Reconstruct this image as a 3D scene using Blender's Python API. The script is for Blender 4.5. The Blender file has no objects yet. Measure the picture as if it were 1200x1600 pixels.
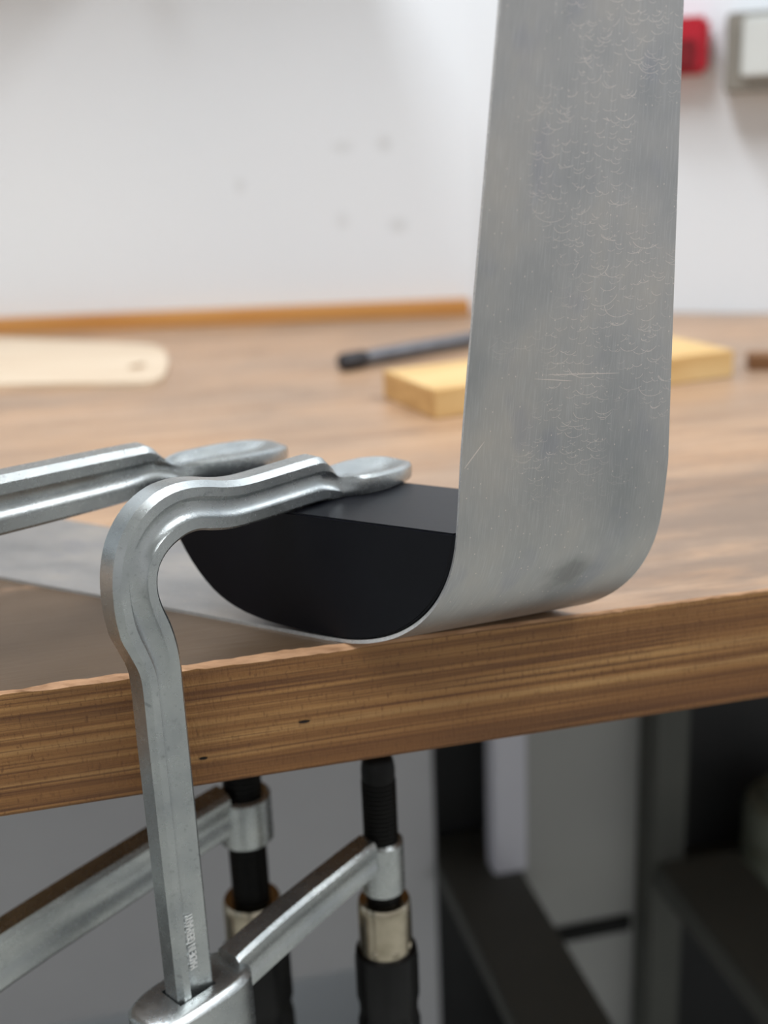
import bpy, bmesh, math, random
import numpy as np
from mathutils import Vector, Matrix

random.seed(7)
S = bpy.context.scene
COL = S.collection

# ------------------------------------------------------------------ camera
F_PX, CAM_H = 1870.0, 0.17
PITCH, ROLL = math.atan(600 / F_PX), math.atan(245 / 5850)
fwd = Vector((0, math.cos(PITCH), -math.sin(PITCH)))
r0 = Vector((1, 0, 0)); u0 = r0.cross(fwd)
right = r0 * math.cos(ROLL) - u0 * math.sin(ROLL)
up = r0 * math.sin(ROLL) + u0 * math.cos(ROLL)
cd = bpy.data.cameras.new('camera')
cam = bpy.data.objects.new('camera', cd); COL.objects.link(cam)
M = Matrix((right, up, -fwd)).transposed().to_4x4(); M.translation = Vector((0, 0, CAM_H))
cam.matrix_world = M
cd.sensor_fit = 'HORIZONTAL'; cd.sensor_width = 36.0; cd.lens = 36.0 * F_PX / 1200
cd.clip_start = 0.01; cd.clip_end = 50
cd.dof.use_dof = True; cd.dof.focus_distance = 0.382; cd.dof.aperture_fstop = cd.lens / 6.8
S.camera = cam

# ------------------------------------------------------------------ world, lamps, exposure
S.view_settings.view_transform = 'Standard'; S.view_settings.look = 'None'
S.view_settings.gamma = 1.0; S.view_settings.exposure = 0.0; S.view_settings.use_curve_mapping = False
W = bpy.data.worlds.new('daylight'); S.world = W; W.use_nodes = True
bg = W.node_tree.nodes['Background']
bg.inputs[0].default_value = (0.985, 0.995, 1.0, 1); bg.inputs[1].default_value = 0.52

def area(name, loc, target, sx, sy, power, col=(1, 1, 1)):
    d = bpy.data.lights.new(name, 'AREA'); d.shape = 'RECTANGLE'; d.size = sx; d.size_y = sy
    d.energy = power; d.color = col
    o = bpy.data.objects.new(name, d); COL.objects.link(o); o.location = loc
    o.rotation_euler = (Vector(target) - Vector(loc)).to_track_quat('-Z', 'Y').to_euler()
    return o
# fluorescent ceiling lamps of the workshop, hanging 2.4 m above its floor
area('ceiling_lamp_light', (-0.45, 0.25, 1.55), (-0.45, 0.25, 0), 0.25, 1.3, 30, (0.94, 0.97, 1.0))
area('ceiling_lamp_light.001', (1.15, 0.12, 1.55), (1.15, 0.12, 0), 0.25, 1.1, 25, (0.94, 0.97, 1.0))

# ------------------------------------------------------------------ materials
def lin(c):
    return tuple(((v / 255) / 12.92 if v / 255 <= 0.04045 else ((v / 255 + 0.055) / 1.055) ** 2.4) for v in c) + (1.0,)

class Mat:
    def __init__(s, name, rgb=(128, 128, 128), rough=0.5, metal=0.0, spec=0.5):
        s.m = bpy.data.materials.new(name); s.m.use_nodes = True
        s.nt = s.m.node_tree; s.b = s.nt.nodes['Principled BSDF']
        s.b.inputs['Base Color'].default_value = lin(rgb)
        s.b.inputs['Roughness'].default_value = rough
        s.b.inputs['Metallic'].default_value = metal
        s.b.inputs['Specular IOR Level'].default_value = spec
    def n(s, t, **kw):
        nd = s.nt.nodes.new(t)
        for k, v in kw.items(): setattr(nd, k, v)
        return nd
    def l(s, a, b): s.nt.links.new(a, b)
    def coord(s, kind='Object', scale=(1, 1, 1), rot=(0, 0, 0), loc=(0, 0, 0)):
        tc = s.n('ShaderNodeTexCoord'); mp = s.n('ShaderNodeMapping')
        mp.inputs['Scale'].default_value = scale; mp.inputs['Rotation'].default_value = rot; mp.inputs['Location'].default_value = loc
        s.l(tc.outputs[kind], mp.inputs[0]); return mp.outputs[0]
    def noise(s, vec, scale=5, detail=4, rough=0.5, dist=0.0):
        t = s.n('ShaderNodeTexNoise'); t.inputs['Scale'].default_value = scale; t.inputs['Detail'].default_value = detail
        t.inputs['Roughness'].default_value = rough; t.inputs['Distortion'].default_value = dist
        s.l(vec, t.inputs['Vector']); return t.outputs['Fac']
    def ramp(s, fac, stops):
        r = s.n('ShaderNodeValToRGB'); e = r.color_ramp.elements
        while len(e) < len(stops): e.new(0.5)
        for i, (p, c) in enumerate(stops):
            e[i].position = p; e[i].color = lin(c) if isinstance(c, tuple) else (c, c, c, 1)
        s.l(fac, r.inputs[0]); return r.outputs[0]
    def mix(s, fac, a, b, mode='MIX'):
        x = s.n('ShaderNodeMix', data_type='RGBA', blend_type=mode)
        for sock, v in ((x.inputs[0], fac), (x.inputs[6], a), (x.inputs[7], b)):
            if isinstance(v, (int, float)): sock.default_value = v
            elif isinstance(v, tuple): sock.default_value = lin(v)
            else: s.l(v, sock)
        return x.outputs[2]
    def math(s, op, a, b=None, c=None):
        x = s.n('ShaderNodeMath', operation=op)
        for i, v in enumerate((a, b, c)):
            if v is None: continue
            if isinstance(v, (int, float)): x.inputs[i].default_value = v
            else: s.l(v, x.inputs[i])
        return x.outputs[0]
    def bump(s, h, strength=0.3, dist=0.001):
        x = s.n('ShaderNodeBump'); x.inputs['Strength'].default_value = strength; x.inputs['Distance'].default_value = dist
        s.l(h, x.inputs['Height']); s.l(x.outputs[0], s.b.inputs['Normal'])
    def color(s, c): s.l(c, s.b.inputs['Base Color'])
    def roughness(s, c): s.l(c, s.b.inputs['Roughness'])

def m_zinc():
    m = Mat('zinc_plated_steel', (176, 181, 180), 0.36, 0.92)
    v = m.coord()
    big = m.noise(v, 60, 3); fine = m.noise(v, 3600, 2, 0.6); mid = m.noise(v, 350, 4, 0.65)
    c = m.ramp(big, [(0.3, (172, 177, 179)), (0.7, (196, 200, 199))])
    dirt = m.ramp(mid, [(0.30, 1.0), (0.40, 0.0)])
    m.color(m.mix(m.math('MULTIPLY', dirt, 0.45), c, (110, 114, 116)))
    m.roughness(m.math('MULTIPLY_ADD', mid, 0.09, 0.22))
    m.bump(m.math('ADD', fine, m.math('MULTIPLY', mid, 0.15)), 0.35, 0.00016)
    return m.m

def m_sheet():
    m = Mat('brushed_aluminium_sheet', (178, 178, 178), 0.36, 1.0)
    tc = m.n('ShaderNodeUVMap'); uv = tc.outputs[0]
    def mp(scale, rot=0.0, loc=(0, 0, 0)):
        x = m.n('ShaderNodeMapping'); x.inputs['Scale'].default_value = scale; x.inputs['Rotation'].default_value = (0, 0, rot); x.inputs['Location'].default_value = loc
        m.l(uv, x.inputs[0]); return x.outputs[0]
    brush = m.noise(mp((3400, 90, 1), 0.03), 1, 4, 0.6)
    brush2 = m.noise(mp((420, 14, 1), -0.02), 1, 4, 0.6)
    patch = m.noise(mp((28, 20, 1)), 1, 4, 0.55)
    patch2 = m.noise(mp((60, 38, 1), 0.3, (3, 1, 0)), 1, 2, 0.5)
    c = m.ramp(patch, [(0.3, (174, 176, 178)), (0.5, (192, 191, 190)), (0.7, (205, 200, 194))])
    blue = m.ramp(patch2, [(0.58, 0.0), (0.70, 1.0)])
    c = m.mix(m.math('MULTIPLY', blue, 0.3), c, (160, 163, 178))
    # swirl scratches: short arcs left by rubbing, one per cell of a random lattice
    marks = None
    for k, (sx, seed, thin) in enumerate(((120, 0.0, 0.010), (185, 5.3, 0.013), (270, 9.1, 0.018), (80, 2.2, 0.007), (150, 12.7, 0.011), (215, 17.9, 0.014), (62, 23.3, 0.0055), (98, 31.7, 0.0085))):
        pv = mp((sx, sx * 1.25, 1), 0.0, (seed, seed * 1.7, 0))
        vo = m.n('ShaderNodeTexVoronoi', voronoi_dimensions='2D'); vo.inputs['Scale'].default_value = 1.0; vo.inputs['Randomness'].default_value = 1.0
        m.l(pv, vo.inputs['Vector'])
        sub = m.n('ShaderNodeVectorMath', operation='SUBTRACT'); m.l(pv, sub.inputs[0]); m.l(vo.outputs['Position'], sub.inputs[1])
        sp = m.n('ShaderNodeSeparateXYZ'); m.l(sub.outputs[0], sp.inputs[0])
        sc = m.n('ShaderNodeSeparateColor'); m.l(vo.outputs['Color'], sc.inputs[0])
        rad = m.math('MULTIPLY_ADD', sc.outputs[0], 0.35, 0.18)
        ring = m.math('LESS_THAN', m.math('ABSOLUTE', m.math('SUBTRACT', vo.outputs['Distance'], rad)), thin)
        low = m.math('LESS_THAN', m.math('ADD', sp.outputs[1], m.math('MULTIPLY', sp.outputs[0], m.math('MULTIPLY_ADD', sc.outputs[1], 0.9, -0.45))), m.math('MULTIPLY', rad, -0.55))
        some = m.math('GREATER_THAN', sc.outputs[2], (0.40, 0.5, 0.55, 0.55, 0.45, 0.5, 0.5, 0.45)[k])
        a = m.math('MULTIPLY', m.math('MULTIPLY', ring, low), some)
        marks = a if marks is None else m.math('MAXIMUM', marks, a)
    # they crowd in a band down the middle of the strip
    s2 = m.n('ShaderNodeSeparateXYZ'); m.l(uv, s2.inputs[0])
    band = m.ramp(m.math('ADD', m.math('MULTIPLY', m.noise(mp((35, 22, 1), 0, (7, 2, 0)), 1, 2), 1.0), m.math('MULTIPLY', m.math('ABSOLUTE', m.math('SUBTRACT', s2.outputs[0], 0.043)), -9.0)), [(0.28, 0.0), (0.38, 1.0)])
    along = m.ramp(s2.outputs[1], [(0.36, 0.0), (0.385, 1.0)])
    marks = m.math('MULTIPLY', m.math('MULTIPLY', marks, band), along)
    vo = m.n('ShaderNodeTexVoronoi', voronoi_dimensions='2D'); vo.inputs['Scale'].default_value = 1.0; m.l(mp((420, 300, 1)), vo.inputs['Vector'])
    sc = m.n('ShaderNodeSeparateColor'); m.l(vo.outputs['Color'], sc.inputs[0])
    marks = m.math('MAXIMUM', marks, m.math('MULTIPLY', m.math('LESS_THAN', vo.outputs['Distance'], 0.075), m.math('GREATER_THAN', sc.outputs[0], 0.86)))
    for (u, v, a, hl, hw) in ((0.0042, 0.3865, 52, 0.0052, 0.00022), (0.041, 0.4085, -5, 0.013, 0.00016), (0.030, 0.4078, -9, 0.007, 0.00014)):
        e = m.n('ShaderNodeMapping'); e.vector_type = 'TEXTURE'; e.inputs['Location'].default_value = (u, v, 0); e.inputs['Rotation'].default_value = (0, 0, math.radians(a)); e.inputs['Scale'].default_value = (hl, hw, 1)
        m.l(uv, e.inputs[0]); ln = m.n('ShaderNodeVectorMath', operation='LENGTH'); m.l(e.outputs[0], ln.inputs[0])
        marks = m.math('MAXIMUM', marks, m.math('LESS_THAN', ln.outputs['Value'], 1.0))
    c = m.mix(m.math('MULTIPLY', m.math('SUBTRACT', brush, 0.5), 0.9), c, (255, 255, 255))
    c = m.mix(m.math('MULTIPLY', marks, 0.8), c, (246, 235, 228))
    # darker smudge near the bend
    sm = m.n('ShaderNodeVectorMath', operation='DISTANCE'); m.l(mp((1.0, 1.3, 1)), sm.inputs[0]); sm.inputs[1].default_value = (0.046, 0.338 * 1.3, 0)
    smn = m.math('ADD', sm.outputs['Value'], m.math('MULTIPLY', m.math('SUBTRACT', m.noise(mp((160, 160, 1)), 1, 3), 0.5), 0.010))
    c = m.mix(m.math('MULTIPLY', m.ramp(smn, [(0.003, 1.0), (0.010, 0.0)]), 0.45), c, (95, 94, 92))
    m.color(c)
    m.roughness(m.math('MULTIPLY_ADD', patch, 0.20, 0.28))
    h = m.math('ADD', m.math('MULTIPLY', brush, 0.5), m.math('ADD', m.math('MULTIPLY', brush2, 0.12), m.math('MULTIPLY', marks, 0.8)))
    m.bump(h, 0.22, 0.0004)
    return m.m

def m_wood_face():
    m = Mat('laminated_bench_edge_wood', (150, 100, 50), 0.55)
    v1 = m.coord(scale=(1.6, 1.6, 250), rot=(0, math.radians(-0.8), 0)); v2 = m.coord(scale=(7, 7, 850), rot=(0, math.radians(-0.8), 0)); v3 = m.coord(scale=(900, 900, 260)); v4 = m.coord(scale=(9, 9, 34))
    g1 = m.noise(v1, 1, 4, 0.55, 0.0); g2 = m.noise(v2, 1, 4, 0.65); pore = m.noise(v3, 1, 3, 0.7); cloud = m.noise(v4, 1, 3)
    c = m.ramp(g1, [(0.33, (88, 54, 26)), (0.44, (140, 96, 52)), (0.55, (172, 126, 74)), (0.70, (194, 152, 98))])
    c = m.mix(m.ramp(g2, [(0.38, 0.85), (0.50, 0.0)]), c, (92, 56, 30))
    c = m.mix(m.ramp(pore, [(0.32, 0.65), (0.44, 0.0)]), c, (88, 52, 26))
    c = m.mix(m.ramp(cloud, [(0.35, 0.45), (0.6, 0.0)]), c, (120, 76, 38))
    m.color(c); m.bump(m.math('ADD', g1, m.math('ADD', g2, pore)), 0.5, 0.0008)
    return m.m

def m_wood_top():
    m = Mat('oiled_bench_top_wood', (140, 105, 75), 0.42)
    v = m.coord(scale=(5, 60, 60)); v2 = m.coord(scale=(5, 9, 9)); v3 = m.coord(scale=(40, 420, 420)); v4 = m.coord(scale=(16, 30, 30), loc=(3, 1, 0))
    g = m.noise(v, 1, 5, 0.6, 0.6); st = m.noise(v2, 1, 5, 0.6); fine = m.noise(v3, 1, 4, 0.7); sp = m.noise(v4, 1, 5, 0.65)
    c = m.ramp(g, [(0.28, (150, 116, 88)), (0.5, (178, 144, 114)), (0.75, (196, 164, 136))])
    c = m.mix(m.ramp(fine, [(0.30, 0.4), (0.5, 0.0)]), c, (128, 94, 68))
    c = m.mix(m.ramp(st, [(0.38, 0.6), (0.58, 0.0)]), c, (140, 120, 104))
    c = m.mix(m.ramp(sp, [(0.58, 0.0), (0.72, 0.45)]), c, (112, 96, 84))
    # old oil stain spread over the front left of the top
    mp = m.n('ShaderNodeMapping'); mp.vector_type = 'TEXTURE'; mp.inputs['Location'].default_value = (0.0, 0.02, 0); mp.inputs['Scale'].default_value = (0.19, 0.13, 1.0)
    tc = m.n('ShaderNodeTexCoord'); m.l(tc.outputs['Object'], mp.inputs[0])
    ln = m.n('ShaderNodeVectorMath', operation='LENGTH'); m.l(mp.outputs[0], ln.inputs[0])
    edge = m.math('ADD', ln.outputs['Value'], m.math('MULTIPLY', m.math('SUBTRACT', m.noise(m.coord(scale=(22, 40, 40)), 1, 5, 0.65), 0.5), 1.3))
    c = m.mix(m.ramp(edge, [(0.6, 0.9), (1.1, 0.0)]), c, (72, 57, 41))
    mp = m.n('ShaderNodeMapping'); mp.vector_type = 'TEXTURE'; mp.inputs['Location'].default_value = (0.40, 0.05, 0); mp.inputs['Scale'].default_value = (0.22, 0.13, 1.0)
    m.l(tc.outputs['Object'], mp.inputs[0])
    ln = m.n('ShaderNodeVectorMath', operation='LENGTH'); m.l(mp.outputs[0], ln.inputs[0])
    edge = m.math('ADD', ln.outputs['Value'], m.math('MULTIPLY', m.math('SUBTRACT', m.noise(m.coord(scale=(18, 55, 40), loc=(2, 4, 0)), 1, 5, 0.65), 0.5), 1.8))
    c = m.mix(m.ramp(edge, [(0.5, 0.7), (1.1, 0.0)]), c, (118, 102, 90))
    m.color(c); m.roughness(m.math('MULTIPLY_ADD', sp, 0.3, 0.24)); m.bump(m.math('ADD', fine, g), 0.25, 0.0006)
    return m.m

def m_grain(name, lo, hi, rough=0.6, scale=(8, 90, 90), rot=(0, 0, 0)):
    m = Mat(name, hi, rough); v = m.coord(scale=scale, rot=rot)
    g = m.noise(v, 1, 4, 0.6, 0.5); m.color(m.ramp(g, [(0.3, lo), (0.7, hi)])); m.bump(g, 0.2, 0.0005); return m.m

def m_speck(name, a, b, rough=0.6, scale=40, metal=0.0, bump=0.1, spec=0.5):
    m = Mat(name, a, rough, metal, spec); v = m.coord(); g = m.noise(v, scale, 5, 0.6)
    m.color(m.ramp(g, [(0.3, a), (0.7, b)])); m.bump(m.noise(v, scale * 12, 3), bump, 0.0004); return m.m

def m_wall(name, smudges):
    m = Mat(name, (222, 222, 220), 0.8); v = m.coord()
    c = m.ramp(m.noise(v, 2.5, 4), [(0.3, (230, 236, 242)), (0.7, (236, 241, 246))])
    for (x, z, rx, rz, k) in ((-0.024, 0.1546, 0.014, 0.008, .16), (0.014, 0.1558, 0.010, 0.010, .2), (-0.1198, 0.1246, 0.007, 0.009, .16), (-0.0273, 0.0892, 0.009, 0.011, .14), (0.0243, 0.083, 0.012, 0.010, .2)) if smudges else ():
        mp = m.n('ShaderNodeMapping'); mp.vector_type = 'TEXTURE'; mp.inputs['Location'].default_value = (x, 0, z); mp.inputs['Scale'].default_value = (rx, 100, rz)
        tc = m.n('ShaderNodeTexCoord'); m.l(tc.outputs['Object'], mp.inputs[0])
        ln = m.n('ShaderNodeVectorMath', operation='LENGTH'); m.l(mp.outputs[0], ln.inputs[0])
        c = m.mix(m.math('MULTIPLY', m.ramp(ln.outputs['Value'], [(0.3, 1.0), (1.0, 0.0)]), k), c, (150, 148, 140))
    m.color(c); m.bump(m.noise(v, 300, 3), 0.1, 0.0005)
    return m.m

ZINC = m_zinc(); SHEET = m_sheet(); WFACE = m_wood_face(); WTOP = m_wood_top(); WALL = m_wall('smudged_white_wall', True); WALL2 = m_wall('plain_white_wall', False)
WORN = m_grain('worn_raw_wood_edge', (146, 106, 72), (196, 152, 114), 0.7, (60, 300, 300))
PINE = m_grain('pale_pine', (205, 165, 105), (226, 194, 138), 0.6)
PINE_END = m_grain('pine_end_grain', (188, 144, 88), (214, 172, 112), 0.7, (90, 90, 160))
BEECH = m_grain('pale_beech', (206, 184, 158), (222, 204, 180), 0.55)
LEDGE = m_grain('orange_varnished_wood', (190, 128, 62), (216, 160, 92), 0.5, (5, 80, 80))
DARKW = m_grain('dark_brown_wood', (104, 70, 42), (134, 94, 58), 0.6)
BLACK = m_speck('black_anodised_plastic', (10, 11, 17), (14, 15, 22), 0.34, 30, 0.0, 0.04, 0.28)
SCREW = m_speck('blackened_screw_steel', (16, 16, 16), (28, 27, 26), 0.40, 80, 0.4, 0.1, 0.3)
GRIP = m_speck('black_handle_plastic', (10, 10, 11), (16, 16, 17), 0.40, 60, 0.0, 0.1, 0.25)
NICKEL = m_speck('nickel_plated_ferrule', (170, 160, 140), (206, 196, 176), 0.22, 90, 1.0, 0.1)
RODM = m_speck('dull_grey_steel', (104, 106, 112), (126, 128, 134), 0.4, 60, 0.8)
RODT = m_speck('black_rubber_tip', (36, 36, 40), (48, 48, 52), 0.5, 60)
GREYP = m_speck('grey_painted_sheet_steel', (186, 187, 191), (194, 195, 198), 0.6, 6, 0, 0.02, 0.3)
LITP = m_speck('lit_edge_grey_steel', (206, 207, 218), (214, 215, 224), 0.55, 6, 0, 0.02)  # light falling on the narrow panel edge, put into a paler grey
DARKP = m_speck('dark_grey_painted_steel', (74, 76, 72), (84, 85, 80), 0.6, 8, 0, 0.02)
MIDP = m_speck('mid_grey_painted_steel', (156, 157, 155), (164, 165, 162), 0.6, 6, 0, 0.02)
BLACKP = m_speck('near_black_painted_steel', (40, 41, 43), (48, 49, 50), 0.6, 8, 0, 0.02)
FLOORM = m_speck('pale_concrete_floor', (168, 168, 162), (186, 184, 178), 0.7, 3)
REDM = m_speck('red_plastic', (176, 20, 40), (190, 28, 48), 0.4, 20)
REDD = m_speck('deep_red_plastic', (112, 6, 20), (124, 10, 24), 0.4, 20)
TAUPE = m_speck('taupe_grey_metal', (132, 128, 120), (142, 138, 130), 0.6, 20)
OFFW = m_speck('off_white_enamel', (206, 210, 208), (214, 218, 216), 0.5, 20)
HOLE = m_speck('dark_nail_hole', (20, 14, 10), (28, 18, 12), 0.9, 60)
EDGE = m_speck('filed_aluminium_edge', (196, 197, 198), (226, 226, 224), 0.45, 900, 0.85, 0.5)
CANM = m_speck('grey_green_enamel', (128, 134, 120), (138, 144, 130), 0.5, 20)
CEIL = m_speck('white_ceiling_paint', (210, 210, 206), (220, 220, 216), 0.9, 3)

# ------------------------------------------------------------------ builders
def mesh_obj(name, verts, faces, mats, parent=None, smooth=None, fm=None, mw=None):
    me = bpy.data.meshes.new(name); me.from_pydata([tuple(v) for v in verts], [], faces)
    for m in (mats if isinstance(mats, (list, tuple)) else [mats]): me.materials.append(m)
    if fm: me.polygons.foreach_set('material_index', fm)
    bm = bmesh.new(); bm.from_mesh(me); bmesh.ops.recalc_face_normals(bm, faces=bm.faces); bm.to_mesh(me); bm.free()
    if smooth is not None:
        me.polygons.foreach_set('use_smooth', [True] * len(me.polygons)); me.set_sharp_from_angle(angle=math.radians(smooth))
    o = bpy.data.objects.new(name, me); COL.objects.link(o)
    if parent: o.parent = parent
    if mw is not None: o.matrix_local = mw
    return o

def bm_obj(name, bm, mats, parent=None, smooth=None):
    me = bpy.data.meshes.new(name); bmesh.ops.recalc_face_normals(bm, faces=bm.faces); bm.to_mesh(me); bm.free()
    for m in (mats if isinstance(mats, (list, tuple)) else [mats]): me.materials.append(m)
    if smooth is not None:
        me.polygons.foreach_set('use_smooth', [True] * len(me.polygons)); me.set_sharp_from_angle(angle=math.radians(smooth))
    o = bpy.data.objects.new(name, me); COL.objects.link(o)
    if parent: o.parent = parent
    return o

def box(name, lo, hi, mat, parent=None, bev=0.0):
    bm = bmesh.new(); bmesh.ops.create_cube(bm, size=1)
    for v in bm.verts: v.co = Vector([lo[i] + (v.co[i] + 0.5) * (hi[i] - lo[i]) for i in range(3)])
    if bev: bmesh.ops.bevel(bm, geom=list(bm.edges), offset=bev, segments=2, affect='EDGES')
    return bm_obj(name, bm, mat, parent, 40 if bev else None)

def lathe(name, prof, mat, parent, seg=32, flute=None):
    V, Fc = [], []
    for (r, z, *fl) in prof:
        for k in range(seg):
            t = 2 * math.pi * k / seg
            rr = r * (flute(t) if (flute and fl) else 1.0)
            V.append((rr * math.cos(t), rr * math.sin(t), z))
    for i in range(len(prof) - 1):
        for k in range(seg):
            a, b = i * seg + k, i * seg + (k + 1) % seg
            Fc.append((a, b, b + seg, a + seg))
    Fc.append(tuple(range(seg))); Fc.append(tuple(range((len(prof) - 1) * seg, len(prof) * seg)))
    return mesh_obj(name, V, Fc, mat, parent, 40)

def prism(name, pts, z0, z1, mat, parent=None, bev=0.0):
    bm = bmesh.new(); vs = [bm.verts.new((x, y, z0)) for x, y in pts]; f = bm.faces.new(vs)
    r = bmesh.ops.extrude_face_region(bm, geom=[f])
    for g in r['geom']:
        if isinstance(g, bmesh.types.BMVert): g.co.z = z1
    if bev: bmesh.ops.bevel(bm, geom=list(bm.edges), offset=bev, segments=2, affect='EDGES')
    return bm_obj(name, bm, mat, parent, 40)

def thing(name, label, cat, loc=(0, 0, 0), rotz=0.0, group=None):
    o = bpy.data.objects.new(name, None); COL.objects.link(o); o.empty_display_size = 0.02
    o.location = loc; o.rotation_euler = (0, 0, rotz); o['label'] = label; o['category'] = cat
    if group: o['group'] = group
    return o
def tag(o, label, cat, group=None):
    o['label'] = label; o['category'] = cat
    if group: o['group'] = group
    return o
def struct(o): o['kind'] = 'structure'; return o

def catmull(pts, sub):
    P = [np.array(p, float) for p in pts]; out = []
    for i in range(len(P) - 1):
        a = P[max(i - 1, 0)]; b = P[i]; c = P[i + 1]; d = P[min(i + 2, len(P) - 1)]
        for k in range(sub):
            t = k / sub
            out.append(0.5 * ((2 * b) + (-a + c) * t + (2 * a - 5 * b + 4 * c - d) * t * t + (-a + 3 * b - 3 * c + d) * t ** 3))
    out.append(P[-1]); return out

# ------------------------------------------------------------------ setting
FLOOR_Z = -0.85
struct(box('floor', (-2.6, -3.2, FLOOR_Z - 0.05), (2.8, 1.9, FLOOR_Z), FLOORM))
struct(box('ceiling', (-2.6, -3.2, 1.75), (2.8, 1.9, 1.80), CEIL))
wb = struct(box('wall_back', (-2.6, 1.142, FLOOR_Z), (0.094, 1.29, 1.75), WALL))
wr = struct(box('wall_right', (0, 0, FLOOR_Z), (2.4, 0.12, 1.75), WALL2))
wr.location = (0.094, 1.142, 0); wr.rotation_euler = (0, 0, math.atan2(-0.082, 0.255))
struct(box('wall_left', (-2.7, -3.2, FLOOR_Z), (-2.6, 1.9, 1.75), WALL2))

# ------------------------------------------------------------------ workbench (local x along its front edge, y to the back)
BENCH_ROT = math.atan2(0.2212, 0.9752)
BO = Vector((-0.1282, 0.3576, 0)) + Vector((-0.2212, 0.9752, 0)) * -0.003
TH = 0.0458
bench = thing('workbench', 'old wooden workbench with a stained top and thick grained front edge', 'workbench', (BO.x, BO.y, FLOOR_Z), BENCH_ROT)
bmw = Matrix.Translation((0, 0, -FLOOR_Z))
def to_bench(x, y):
    v = Matrix.Rotation(-BENCH_ROT, 3, 'Z') @ (Vector((x, y, 0)) - Vector((BO.x, BO.y, 0))); return v.x, v.y
# front edge strip: finely stepped so that the arris is worn and splintered
xs = [-1.0, -0.7, -0.4] + [(-0.2 + 0.003 * i) for i in range(int(0.75 / 0.003))] + [0.6, 0.9, 1.2, 1.5]
V, Fc, FM = [], [], []
rj = 0.0
def back_y(x):
    # the back of the top follows the two walls
    c, s = math.cos(BENCH_ROT), math.sin(BENCH_ROT)
    best = 2.0
    for (px, py, dx, dy) in ((0.094, 1.1415, -1, 0), (0.094, 1.1415, 0.952, -0.306)):
        # bench ray (x, t) -> world
        ox, oy = BO.x + c * x, BO.y + s * x; rx, ry = -s, c
        den = rx * dy - ry * dx
        if abs(den) < 1e-9: continue
        t = ((px - ox) * dy - (py - oy) * dx) / den
        if t > 0.2: best = min(best, t)
    return best
for i, x in enumerate(xs):
    rj = 0.9 * rj + random.uniform(-1, 1) * 0.22
    k = max(0.0, min(1.0, (0.125 - x) / 0.02))
    cw = (0.0006 + 0.0018 * k) * (1 + 0.75 * rj * (0.4 + k) + 0.15 * random.uniform(-1, 1)); cw = max(cw, 0.0004)
    ch = (0.0010 + 0.0004 * k) * (1 + 0.5 * rj + 0.15 * random.uniform(-1, 1))
    mid = 0.5 + 0.25 * random.uniform(-1, 1)
    j = random.uniform(-1, 1) * 0.00012
    V += [(x, back_y(x) - 0.001, 0), (x, cw, 0), (x, cw * mid, -ch * 0.35), (x, j, -ch), (x, 0.0, -TH + 0.0012 + random.uniform(0, 0.0005)), (x, 0.0012, -TH), (x, back_y(x) - 0.001, -TH)]
n = 7
for i in range(len(xs) - 1):
    for q in range(n):
        a = i * n + q; b = i * n + (q + 1) % n
        Fc.append((a, b, b + n, a + n)); FM.append({0: 0, 1: 2, 2: 2, 3: 1, 4: 1, 5: 1, 6: 1}[q])
Fc.append(tuple(range(n))); FM.append(1); Fc.append(tuple(range((len(xs) - 1) * n, len(xs) * n))); FM.append(1)
top = mesh_obj('tabletop', V, Fc, [WTOP, WFACE, WORN], bench, None, FM, bmw)
for (x, z, w, h) in ((0.099, -0.0264, 0.0042, 0.0011), (0.0632, -0.0347, 0.003, 0.0011)):
    o = lathe('nail_hole', [(0.0004, -0.0004), (0.001, 0.0)], HOLE, top, 12)
    o.matrix_local = Matrix.Translation((x, -0.0003, z)) @ Matrix.Rotation(math.radians(90), 4, 'X') @ Matrix.Diagonal((w / 0.002, h / 0.002, 0.6, 1))
for (lx, ly) in ((-0.9, 0.06), (1.35, 0.06), (-0.9, 0.66), (0.9, 0.26)):
    box('leg', (lx - 0.04, ly - 0.04, 0.0), (lx + 0.04, ly + 0.04, -FLOOR_Z - TH), WFACE, bench, 0.003)
# wooden ledge along the foot of the back wall
ledge = box('wall_ledge', (-1.1, 1.1225, 0.0), (0.088, 1.1415, 0.0135), LEDGE, None, 0.001)
tag(ledge, 'narrow orange-brown wooden strip along the foot of the white wall', 'trim')

# added shelf, out of view, placed to shade the top left of the wall
ws = thing('shade_shelf', 'added unseen white shelf that shades the top of the wall', 'shelf', (-0.6, 1.142, 0.45))
box('board', (-0.9, -0.20, 0.02), (0.55, 0.0, 0.04), OFFW, ws, 0.001)
for sx in (-0.7, -0.15, 0.4): box('bracket', (sx - 0.01, -0.14, -0.06), (sx + 0.01, 0.0, 0.02), OFFW, ws, 0.001)

# ------------------------------------------------------------------ steel storage frame under the bench
rack = thing('storage_rack', 'grey painted steel storage rack with panels standing under the workbench', 'rack', (BO.x, BO.y, FLOOR_Z), BENCH_ROT)
def rk(name, lo, hi, mat, bev=0.002):
    o = box(name, (lo[0], lo[1], lo[2] - FLOOR_Z), (hi[0], hi[1], hi[2] - FLOOR_Z), mat, rack, bev); return o
ZT = -TH - 0.02
rk('back_panel', (-0.75, 0.452, -0.50), (0.225, 0.462, ZT), GREYP)
rk('post', (0.225, 0.44, FLOOR_Z), (0.262, 0.475, ZT), GREYP)
rk('rail', (0.262, 0.02, -0.42), (0.324, 0.475, -0.40), DARKP)
rk('divider_panel', (0.325, 0.41, -0.62), (0.425, 0.42, ZT), MIDP)
rk('divider_panel', (0.300, 0.405, -0.40), (0.328, 0.425, ZT), LITP)
rk('post', (0.425, 0.385, FLOOR_Z), (0.455, 0.42, ZT), DARKP)
rk('rail', (0.430, 0.02, -0.425), (0.50, 0.385, -0.40), DARKP)
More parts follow.
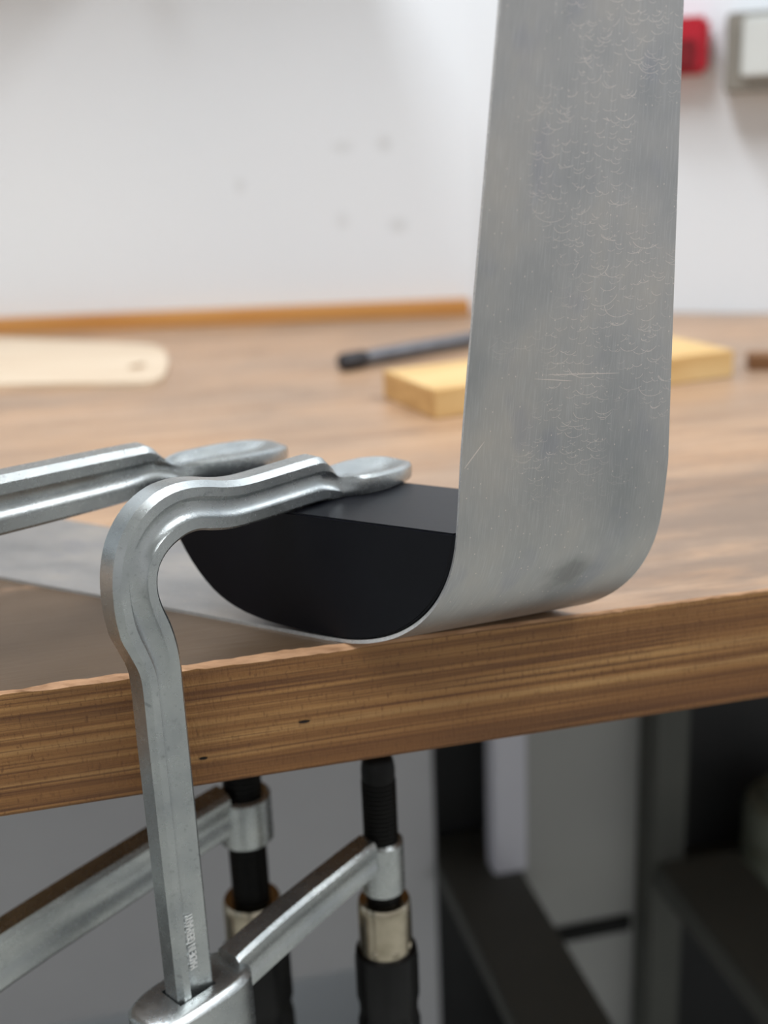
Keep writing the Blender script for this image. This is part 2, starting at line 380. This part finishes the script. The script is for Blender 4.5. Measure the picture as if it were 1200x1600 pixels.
rk('slot_plate', (0.34, 0.407, -0.478), (0.42, 0.4095, -0.462), GRIP, 0.001)
rk('shelf', (-0.75, 0.10, -0.74), (0.70, 0.475, -0.72), DARKP)
rk('tray', (0.50, 0.30, -0.47), (0.70, 0.478, -0.46), DARKP)
rk('rear_panel', (0.262, 0.478, -0.72), (0.70, 0.488, ZT), BLACKP)
rk('foot', (-0.73, 0.12, FLOOR_Z), (-0.69, 0.16, -0.74), DARKP); rk('foot', (0.64, 0.12, FLOOR_Z), (0.68, 0.16, -0.74), DARKP)
rk('foot', (-0.73, 0.42, FLOOR_Z), (-0.69, 0.46, -0.74), DARKP); rk('foot', (0.64, 0.42, FLOOR_Z), (0.68, 0.46, -0.74), DARKP)

# ------------------------------------------------------------------ bent aluminium strip
P0 = Vector((-0.0075, 0.3779, 0)); L = Vector((-0.8758, 0.4828, 0)); WN = Vector((0.946, 0.3241, 0)); Z = Vector((0, 0, 1))
PV = Vector((0.4828, 0.8758, 0))
T = 0.0013
prof = [(0.300, 0), (0.20, 0), (0.12, 0), (0.07, 0), (0.045, 0), (0.028, 0.0), (0.016, 0.0), (0.006, 0.0005), (-0.003, 0.0024), (-0.0115, 0.0059), (-0.0195, 0.0115), (-0.0262, 0.0190), (-0.0310, 0.0280), (-0.0338, 0.0375), (-0.0352, 0.0480), (-0.0362, 0.060), (-0.0374, 0.075), (-0.0406, 0.105), (-0.0460, 0.152), (-0.0516, 0.2018), (-0.0580, 0.255), (-0.0620, 0.288)]
near = catmull(prof, 4)
cum = [0.0]
for i in range(1, len(near)): cum.append(cum[-1] + float(np.linalg.norm(near[i] - near[i - 1])))
NW = 14
def sheet_pt(i, j):
    s, z = near[i]; t = j / NW
    a = P0 + L * s + Z * z
    sf = max(s, -0.0362) if z > 0.03 else s
    w = 0.0755 + max(0.0, s) * 0.068
    b = P0 + L * sf + Z * z + WN * w
    return a.lerp(b, t)
nr = len(near)
grid = [[sheet_pt(i, j) for j in range(NW + 1)] for i in range(nr)]
# offset to the inner side (towards the block) for real thickness
inner = []
for i in range(nr):
    row = []
    for j in range(NW + 1):
        di = grid[min(i + 1, nr - 1)][j] - grid[max(i - 1, 0)][j]; dj = grid[i][min(j + 1, NW)] - grid[i][max(j - 1, 0)]
        nn = dj.cross(di).normalized()
        if nn.dot(Z + L * 0.5) < 0: nn = -nn
        row.append(grid[i][j] + nn * T)
    inner.append(row)
V = [p for r in grid for p in r] + [p for r in inner for p in r]
K = NW + 1; off = nr * K; Fc = []; FMS = []
for i in range(nr - 1):
    for j in range(NW):
        a = i * K + j
        Fc.append((a, a + 1, a + K + 1, a + K)); Fc.append((off + a, off + a + K, off + a + K + 1, off + a + 1)); FMS += [0, 0]
    for j in (0, NW):
        a = i * K + j; Fc.append((a, a + K, off + a + K, off + a)); FMS.append(1)
for j in range(NW):
    for i in (0, nr - 1):
        a = i * K + j; Fc.append((a, a + 1, off + a + 1, off + a)); FMS.append(1)
sheet = mesh_obj('bent_metal_strip', V, Fc, [SHEET, EDGE], None, 40, FMS)
uvl = sheet.data.uv_layers.new(name='UVMap')
for lp in sheet.data.loops:
    v = lp.vertex_index % off; i, j = divmod(v, K)
    uvl.data[lp.index].uv = ((grid[i][j] - grid[i][0]).length, cum[i])
tag(sheet, 'scratched bare aluminium strip bent upright around the black block', 'metal strip')

# ------------------------------------------------------------------ black forming block: round belly, flat top, clamped on the strip
HB = 0.0455
bp = [(0.0870, HB), (0.0845, 0.0405), (0.0800, 0.0330), (0.0735, 0.0215), (0.0650, 0.0118), (0.0550, 0.0060), (0.043, 0.0030), (0.030, 0.0019), (0.018, T + 0.0002), (0.008, T + 0.0004), (-0.001, 0.0036), (-0.0098, 0.0070), (-0.0178, 0.0126), (-0.0244, 0.0200), (-0.0292, 0.0286), (-0.0320, 0.0378), (-0.0333, HB)]
bpn = [tuple(p) for p in catmull(bp, 3)]
DEPTH, SH = 0.047, 0.0426
bm = bmesh.new()
fr, bk = [], []
for (s, z) in bpn:
    k = (0.087 - s) / 0.1203
    fr.append(bm.verts.new(P0 + L * s + Z * z + WN * 0.0003))
    bk.append(bm.verts.new(P0 + L * (s + 0.006 * (1 - k) - (SH - 0.001) * k) + PV * DEPTH + Z * z))
bm.faces.new(fr); bm.faces.new(bk[::-1])
for i in range(len(fr)):
    j = (i + 1) % len(fr); bm.faces.new((fr[i], bk[i], bk[j], fr[j]))
bmesh.ops.recalc_face_normals(bm, faces=bm.faces)
sharp = [e for e in bm.edges if len(e.link_faces) == 2 and e.calc_face_angle(0) > math.radians(35)]
bmesh.ops.bevel(bm, geom=sharp, offset=0.0006, segments=2, affect='EDGES')
blk = bm_obj('forming_block', bm, BLACK, None, 35)
tag(blk, 'black block with flat top and rounded belly under the clamp pads', 'forming block')

# ------------------------------------------------------------------ clamps
RAIL = [(0, 0), (0, .64), (.12, 1), (.305, 1), (.33, .70), (.42, .52), (.56, .52), (.70, .76), (.745, 1), (.95, 1), (1, .88), (1, 0)]
LOW = [(0, 0), (0, .64), (.12, 1), (.305, 1), (.33, .66), (.42, .57), (.56, .59), (.70, .69), (.745, .73), (.95, .87), (1, .80), (1, 0)]
PAD = [(.46, 0), (.43, .42), (.14, .64), (.02, .74), (0, .86), (.14, .97), (.32, 1), (.55, 1), (.7, 1), (.87, .99), (1, .95), (1, 0)]
TIP = [(.02, 0), (.02, .42), (.02, .64), (.02, .74), (.04, .86), (.16, .97), (.32, 1), (.55, 1), (.7, 1), (.87, .99), (1, .95), (1, 0)]
def rail_mesh(name, parent, st, sub=3):
    """st: stations (outer a, outer z, inner a, inner z, half thickness, pad blend)"""
    P = catmull(st, sub); V, Fc = [], []; R = len(RAIL); ring = 2 * R - 2
    for (oa, oz, ia, iz, h, bl) in P:
        base, other = (RAIL, LOW) if bl < 0 else (RAIL, PAD) if bl <= 1 else (PAD, TIP)
        bl = min(1, abs(bl) if bl <= 1 else bl - 1)
        sec = [((1 - bl) * base[q][0] + bl * other[q][0], (1 - bl) * base[q][1] + bl * other[q][1]) for q in range(R)]
        loop = [(f, hh) for f, hh in sec] + [(f, -hh) for f, hh in sec[-2:0:-1]]
        for f, hh in loop: V.append((oa + (ia - oa) * f, -hh * h, oz + (iz - oz) * f))
    for i in range(len(P) - 1):
        for q in range(ring):
            a = i * ring + q; b = i * ring + (q + 1) % ring; Fc.append((a, b, b + ring, a + ring))
    Fc.append(tuple(range(ring))); Fc.append(tuple(range((len(P) - 1) * ring, len(P) * ring)))
    return mesh_obj(name, V, Fc, ZINC, parent, 32)

def slider_body(name, parent, a0, a1, hw, z0, z1, slot_a0, slot_a1, slot_h):
    """oblong boss around the rail with a slot through it"""
    N = 48; out, inn = [], []
    ca, ha = (a0 + a1) / 2, (a1 - a0) / 2
    for k in range(N):
        t = 2 * math.pi * k / N; c, s = math.cos(t), math.sin(t)
        e = 0.62
        out.append((ca + ha * math.copysign(abs(c) ** e, c), hw * math.copysign(abs(s) ** e, s)))
        sc, sh = (slot_a0 + slot_a1) / 2, (slot_a1 - slot_a0) / 2
        kx = max(abs(c) / 1.0, abs(s) / 1.0)
        inn.append((sc + sh * c / kx, slot_h * s / kx))
    rings = [(inn, z0), (out, z0), (out, z1 - 0.0025), ([(ca + (x - ca) * 0.95, y * 0.88) for x, y in out], z1 - 0.0006), ([(ca + (x - ca) * 0.90, y * 0.78) for x, y in out], z1), (inn, z1)]
    V = [(x, y, z) for r, z in rings for x, y in r]; Fc = []
    for i in range(len(rings)):
        i2 = (i + 1) % len(rings)
        for k in range(N):
            k2 = (k + 1) % N; Fc.append((i * N + k, i * N + k2, i2 * N + k2, i2 * N + k))
    return V, Fc

def join_meshes(parts):
    V, Fc = [], []
    for v, f in parts:
        o = len(V); V += v; Fc += [tuple(i + o for i in q) for q in f]
    return V, Fc

ARM = [(0, 0), (0, .74), (.09, 1), (.32, 1), (.37, .92), (.5, .89), (.63, .92), (.68, 1), (.90, 1), (1, .7), (1, 0)]
def arm_loft(st):
    V, Fc = [], []; R = len(ARM); ring = 2 * R - 2; P = catmull(st, 3)
    for (a, zt, zb, h) in P:
        for f, hh in ARM + [(f, -hh) for f, hh in ARM[-2:0:-1]]: V.append((a, -hh * h, zt + (zb - zt) * f))
    for i in range(len(P) - 1):
        for q in range(ring):
            x = i * ring + q; y = i * ring + (q + 1) % ring; Fc.append((x, y, y + ring, x + ring))
    Fc.append(tuple(range(ring))); Fc.append(tuple(range((len(P) - 1) * ring, len(P) * ring)))
    return V, Fc

def tube(ca, r0, r1, z0, z1, seg=40, bev=0.0012):
    rings = [(r0, z0), (r1 - bev, z0), (r1, z0 + bev), (r1, z1 - bev), (r1 - bev, z1), (r0, z1)]
    V = [(ca + r * math.cos(2 * math.pi * k / seg), r * math.sin(2 * math.pi * k / seg), z) for r, z in rings for k in range(seg)]; Fc = []
    for i in range(len(rings)):
        i2 = (i + 1) % len(rings)
        for k in range(seg): Fc.append((i * seg + k, i * seg + (k + 1) % seg, i2 * seg + (k + 1) % seg, i2 * seg + k))
    return V, Fc

def clamp(label, ref, d, stations, slider, arm, scr):
    root = thing('bar_clamp', label, 'clamp', (ref[0], ref[1], 0), math.atan2(d[1], d[0]), 'steel bar clamps on the workbench')
    rail = rail_mesh('rail', root, stations)
    sb = slider_body('x', None, *slider)
    ca, r, coll_r, zc1, zc0 = scr['a'], scr['r'], scr['cr'], scr['collar'][0], scr['collar'][1]
    V, Fc = join_meshes([sb, arm_loft(arm), tube(ca, r * 1.0, coll_r, zc0, zc1)])
    mesh_obj('sliding_arm', V, Fc, ZINC, root, 32)
    # threaded spindle
    zt = scr['tip']; z0 = scr['ferrule'][0] - 0.004
    prof = [(r * .3, z0), (r * 0.97, z0)]
    p = scr['pitch']; z = z0
    while z < zt - 0.012:
        prof += [(r * 0.98, z + p * .12), (r, z + p * .2), (r, z + p * .5), (r * .92, z + p * .65), (r * .92, z + p * .9)]; z += p
    prof += [(r * .96, z), (r * .97, zt - 0.007), (r * .90, zt - 0.0035), (r * .76, zt - 0.0012), (r * .5, zt), (r * .5, -TH - 0.007)]
    o = lathe('spindle', prof, SCREW, root, 28); o.location = (ca, 0, 0)
    o = lathe('swivel_foot', [(r * .7, -TH - 0.011), (r * 1.3, -TH - 0.008), (r * 1.5, -TH - 0.003), (r * 1.5, -TH - 0.0002)], SCREW, root, 28); o.location = (ca, 0, 0)
    # handle with a nickel ferrule
    f1, f0 = scr['ferrule']; fr = scr['fr']; hr = scr['hr']
    h = lathe('handle', [(fr * .9, f0 + 0.003), (hr * .96, f0 + 0.002), (hr, f0 - 0.002, 1), (hr, f0 - 0.022, 1), (hr * .93, f0 - 0.026, 1), (hr * .93, f0 - 0.030, 1), (hr, f0 - 0.034, 1), (hr * 1.02, f0 - 0.085, 1), (hr * .8, f0 - 0.092), (hr * .3, f0 - 0.094)], GRIP, root, 48, lambda t: 1 - 0.045 * abs(math.sin(4 * t)) ** 0.6)
    h.location = (ca, 0, 0)
    lathe('ferrule', [(r * 1.02, f0), (fr, f0), (fr, f1 - 0.004), (fr * .985, f1 - 0.0015), (fr * .93, f1), (r * 1.02, f1), ], NICKEL, h, 36)
    for k in range(4):
        t = math.radians(200 + k * 45)
        o = lathe('ferrule_dimple', [(0.0004, 0.0006), (0.0014, 0.0003), (0.0019, -0.0004)], NICKEL, h, 14)
        o.matrix_local = Matrix.Translation((fr * math.cos(t), fr * math.sin(t), f0 + 0.006)) @ Matrix.Rotation(t, 4, 'Z') @ Matrix.Rotation(math.radians(90), 4, 'Y')
    return root, rail

def pad_st(a, top, bot, h, bl, x): return (a, top, a, bot, h, bl)
h1 = 0.0053
front_st = [(-.0057, -.215, .0092, -.215, h1, -1), (-.0057, -.12, .0092, -.12, h1, -1), (-.0057, -.05, .0092, -.05, h1, -1), (-.0057, -.012, .0092, -.012, h1, -1), (-.0056, .002, .0092, .001, h1, -.9),
 (-.0062, .0092, .0091, .0085, h1, -.6), (-.0088, .0162, .0082, .0160, h1, -.25), (-.0115, .0230, .0064, .0232, h1, 0), (-.0125, .0310, .0041, .0295, h1, 0), (-.0124, .0392, .0031, .0345, h1, 0),
 (-.0113, .0460, .0034, .0392, h1, 0), (-.0090, .0525, .0050, .0432, h1, 0), (-.0050, .0583, .0083, .0466, h1, 0), (.0005, .0630, .0125, .0488, h1, 0), (.0080, .0662, .0170, .0500, h1, 0),
 (.0165, .0669, .0213, .0499, h1, 0), (.0245, .0657, .0265, .0485, h1, 0), (.0332, .0634, .0336, .0470, h1, 0), (.0420, .0621, .0420, .0465, h1, 0), (.0575, .0620, .0575, .0463, h1, 0),
 (.0720, .0620, .0715, .0462, h1, 0), (.0770, .0614, .0755, .0460, .0054, .02), (.0803, .0585, .0795, .0457, .0058, .25), (.0835, .0540, .0835, .0456, .0064, .65), (.0880, .0528, .0880, .0456, .0092, .95),
 (.0940, .0523, .0940, .0456, .0116, 1), (.1020, .0520, .1020, .0456, .0128, 1), (.1090, .0517, .1090, .0456, .0124, 1), (.1150, .0513, .1150, .0456, .0104, 1.5), (.1190, .0509, .1190, .0457, .0074, 1.95), (.1208, .0500, .1208, .0459, .0044, 2), (.1215, .0490, .1215, .0465, .0012, 2)]
front_scr = dict(a=0.1010, r=0.0071, cr=0.0090, collar=(-0.105, -0.1295), tip=-0.066, ferrule=(-0.1335, -0.160), fr=0.0112, hr=0.0134, pitch=0.0020)
front_arm = [(.020, -.1125, -.1300, .0060), (.0245, -.1115, -.1295, .0056), (.045, -.1075, -.1255, .0054), (.075, -.1035, -.1195, .0054), (.086, -.1022, -.1180, .0054), (.0930, -.1015, -.1172, .0054)]
cl, rail = clamp('smaller zinc-plated bar clamp in front, its curved rail facing the camera', (-0.0772, 0.3513), (0.6973, 0.7168), front_st,
      (-.0205, .0255, .0125, -.142, -.1165, -.0061, .0096, .0056), front_arm, front_scr)
# raised forging mark in the channel of the front clamp's rail, reading upwards
cu = bpy.data.curves.new('forged_lettering', 'FONT'); cu.body = 'MADE IN GERMANY'; cu.size = 0.0046; cu.extrude = 0.0002; cu.align_x = 'CENTER'; cu.align_y = 'CENTER'; cu.space_character = 1.0
tmp = bpy.data.objects.new('tmp_text', cu); COL.objects.link(tmp)
bpy.context.view_layer.update()
me = bpy.data.meshes.new_from_object(tmp.evaluated_get(bpy.context.evaluated_depsgraph_get())); me.name = 'forged_lettering'
bpy.data.objects.remove(tmp)
me.materials.clear(); me.materials.append(Mat('glint_white_letters', (246, 246, 244), 0.3, 0.45).m)  # glint on the raised letters painted in as near-white colour
xsx = [v.co.x for v in me.vertices]; fx = 0.0222 / (max(xsx) - min(xsx))
txt = bpy.data.objects.new('forged_lettering', me); COL.objects.link(txt); txt.parent = rail
# text x -> +z (reads upwards), text y -> -a, text normal -> -y (towards the viewer)
txt.matrix_local = Matrix(((0, -1, 0, 0.0024), (0, 0, -1, -0.0037), (1, 0, 0, -0.0957), (0, 0, 0, 1))) @ Matrix.Diagonal((fx, 1.0, 1, 1))
txt['label'] = 'raised lettering reading upwards in the rail channel'

h2 = 0.0062
AB = -0.13
rear_st = [(AB - .010, -.26, AB + .010, -.26, h2, 0), (AB - .010, -.05, AB + .010, -.05, h2, 0), (AB - .010, .0, AB + .010, .0, h2, 0), (AB - .012, .018, AB + .0095, .012, h2, 0), (AB - .013, .035, AB + .010, .022, h2, 0), (AB - .009, .050, AB + .0135, .031, h2, 0), (AB + .001, .0605, AB + .020, .0375, h2, 0),
 (AB + .015, .0640, AB + .028, .0402, h2, 0), (AB + .035, .0625, AB + .040, .0400, h2, 0), (-.05, .0612, -.05, .0395, h2, 0), (0, .0612, 0, .0400, h2, 0), (.045, .0615, .045, .0412, h2, 0), (.072, .0615, .070, .0425, h2, 0), (.0795, .0610, .0775, .0440, h2, .02), (.0840, .0575, .0830, .0452, .0068, .25), (.0890, .0530, .0890, .0456, .0080, .65),
 (.0960, .0530, .0960, .0456, .0100, .95), (.1050, .0527, .1050, .0456, .0120, 1), (.1160, .0524, .1160, .0456, .0130, 1), (.1250, .0520, .1250, .0456, .0124, 1), (.1320, .0515, .1320, .0456, .0104, 1.5), (.1370, .0509, .1370, .0457, .0072, 1.95), (.1392, .0498, .1392, .0460, .0042, 2), (.1400, .0488, .1400, .0468, .0014, 2)]
rear_scr = dict(a=0.1080, r=0.0083, cr=0.0118, collar=(-0.0975, -0.1205), tip=-0.070, ferrule=(-0.150, -0.178), fr=0.0130, hr=0.0155, pitch=0.0024)
rear_arm = [(AB + .012, -.1450, -.1730, .0075), (-.06, -.1290, -.1560, .0068), (0, -.1135, -.1370, .0066), (.05, -.1025, -.1250, .0066), (.085, -.0955, -.1160, .0066), (.0985, -.0930, -.1130, .0066)]
clamp('larger zinc-plated bar clamp behind, its straight arm reaching in from the left edge', (-0.1528, 0.388), (0.8096, 0.587), rear_st,
      (AB - .028, AB + .030, .016, -.178, -.144, AB - .0112, AB + .0112, .0072), rear_arm, rear_scr)

# ------------------------------------------------------------------ things lying on the bench
# pale board with a rounded, drilled end
bpts = [(-0.3466, 0.8652), (-0.2748, 0.8596), (-0.1673, 0.8442), (-0.16, 0.8495), (-0.157, 0.8676), (-0.1598, 0.9029), (-0.166, 0.9418), (-0.175, 0.9785), (-0.1848, 0.9991), (-0.1972, 1.0115), (-0.3393, 1.0799), (-0.4452, 1.132)]
bm = bmesh.new(); vs = [bm.verts.new((x, y, 0.0)) for x, y in bpts]
hole = [bm.verts.new((-0.1837 + 0.007 * math.cos(t), 0.9082 + 0.012 * math.sin(t), 0.0)) for t in [2 * math.pi * k / 16 for k in range(16)]]
eds = [bm.edges.new((vs[i], vs[(i + 1) % len(vs)])) for i in range(len(vs))] + [bm.edges.new((hole[i], hole[(i + 1) % 16])) for i in range(16)]
bmesh.ops.triangle_fill(bm, use_beauty=True, edges=eds)
r = bmesh.ops.extrude_face_region(bm, geom=list(bm.faces))
for g in r['geom']:
    if isinstance(g, bmesh.types.BMVert): g.co.z = 0.004
bd = bm_obj('wooden_board', bm, BEECH, None); tag(bd, 'pale flat wooden board with rounded drilled end lying on the bench', 'board')

def slab(name, x, y, ang, lx, ly, h, mat, endmat=None, bev=0.0008):
    bm = bmesh.new(); bmesh.ops.create_cube(bm, size=1)
    for v in bm.verts: v.co = Vector(((v.co.x + .5) * lx, (v.co.y + .5) * ly, (v.co.z + .5) * h))
    bmesh.ops.bevel(bm, geom=list(bm.edges), offset=bev, segments=2, affect='EDGES')
    o = bm_obj(name, bm, [mat, endmat or mat], None, 40); o.location = (x, y, 0); o.rotation_euler = (0, 0, ang)
    for p in o.data.polygons:
        if abs(p.normal.x) > 0.9: p.material_index = 1
    return o
tag(slab('pine_plank', 0.033, 0.709, math.atan2(0.089, 0.207), 0.226, 0.076, 0.018, PINE, PINE_END), 'short thick pine plank lying behind the upright metal strip', 'plank')
tag(slab('wood_offcut', 0.256, 0.815, math.radians(-12), 0.16, 0.02, 0.010, DARKW), 'dark brown wooden offcut lying beyond the pine plank', 'offcut')
# steel rod with a dark end
rod = thing('steel_rod', 'grey round steel rod with a black end lying behind the pine plank', 'rod', (-0.028, 0.872, 0.0))
rl = 0.17; ra = math.atan2(0.076, 0.100)
def lay(o, x0):
    o.matrix_local = Matrix.Rotation(ra, 4, 'Z') @ Matrix.Translation((x0, 0, 0.0068)) @ Matrix.Rotation(math.radians(90), 4, 'Y')
lay(lathe('shaft', [(0.003, 0), (0.0052, 0.0005), (0.0058, 0.004), (0.0058, rl - 0.002), (0.004, rl)], RODM, rod, 24), 0.022)
lay(lathe('tip', [(0.003, 0.0), (0.0060, 0.0015), (0.0067, 0.004), (0.0067, 0.021), (0.0055, 0.024)], RODT, rod, 24), 0.0)

# ------------------------------------------------------------------ fittings on the right wall (local x along the wall, y into it)
wang = wr.rotation_euler[2]
rb = thing('red_wall_box', 'red plastic box mounted on the white wall beside the upright strip', 'wall box', (0.094, 1.142, 0), wang)
box('housing', (0.150, -0.030, 0.202), (0.207, 0.0, 0.247), REDM, rb, 0.004)
box('recess_cover', (0.160, -0.0335, 0.207), (0.198, -0.0295, 0.229), REDD, rb, 0.0015)
gc = thing('wall_cabinet', 'white wall cabinet with taupe grey frame at the right edge', 'cabinet', (0.094, 1.142, 0), wang)
box('frame', (0.2215, -0.040, 0.186), (0.42, 0.0, 0.247), TAUPE, gc, 0.002)
box('door', (0.2345, -0.046, 0.197), (0.41, -0.0395, 0.243), OFFW, gc, 0.002)
# grey-green canister on the rack rail, far right
cn = thing('grey_canister', 'grey-green canister standing on the rack tray under the bench', 'canister')
lathe('body', [(0.03, 0.0), (0.044, 0.001), (0.05, 0.008), (0.05, 0.075), (0.046, 0.082), (0.03, 0.086)], CANM, cn, 40)
lathe('lid', [(0.03, 0.0845), (0.034, 0.0865), (0.034, 0.095), (0.028, 0.098)], CANM, cn, 40)
cn.location = Vector((BO.x, BO.y, -0.46)) + Vector((0.9752, 0.2212, 0)) * 0.572 + Vector((-0.2212, 0.9752, 0)) * 0.40
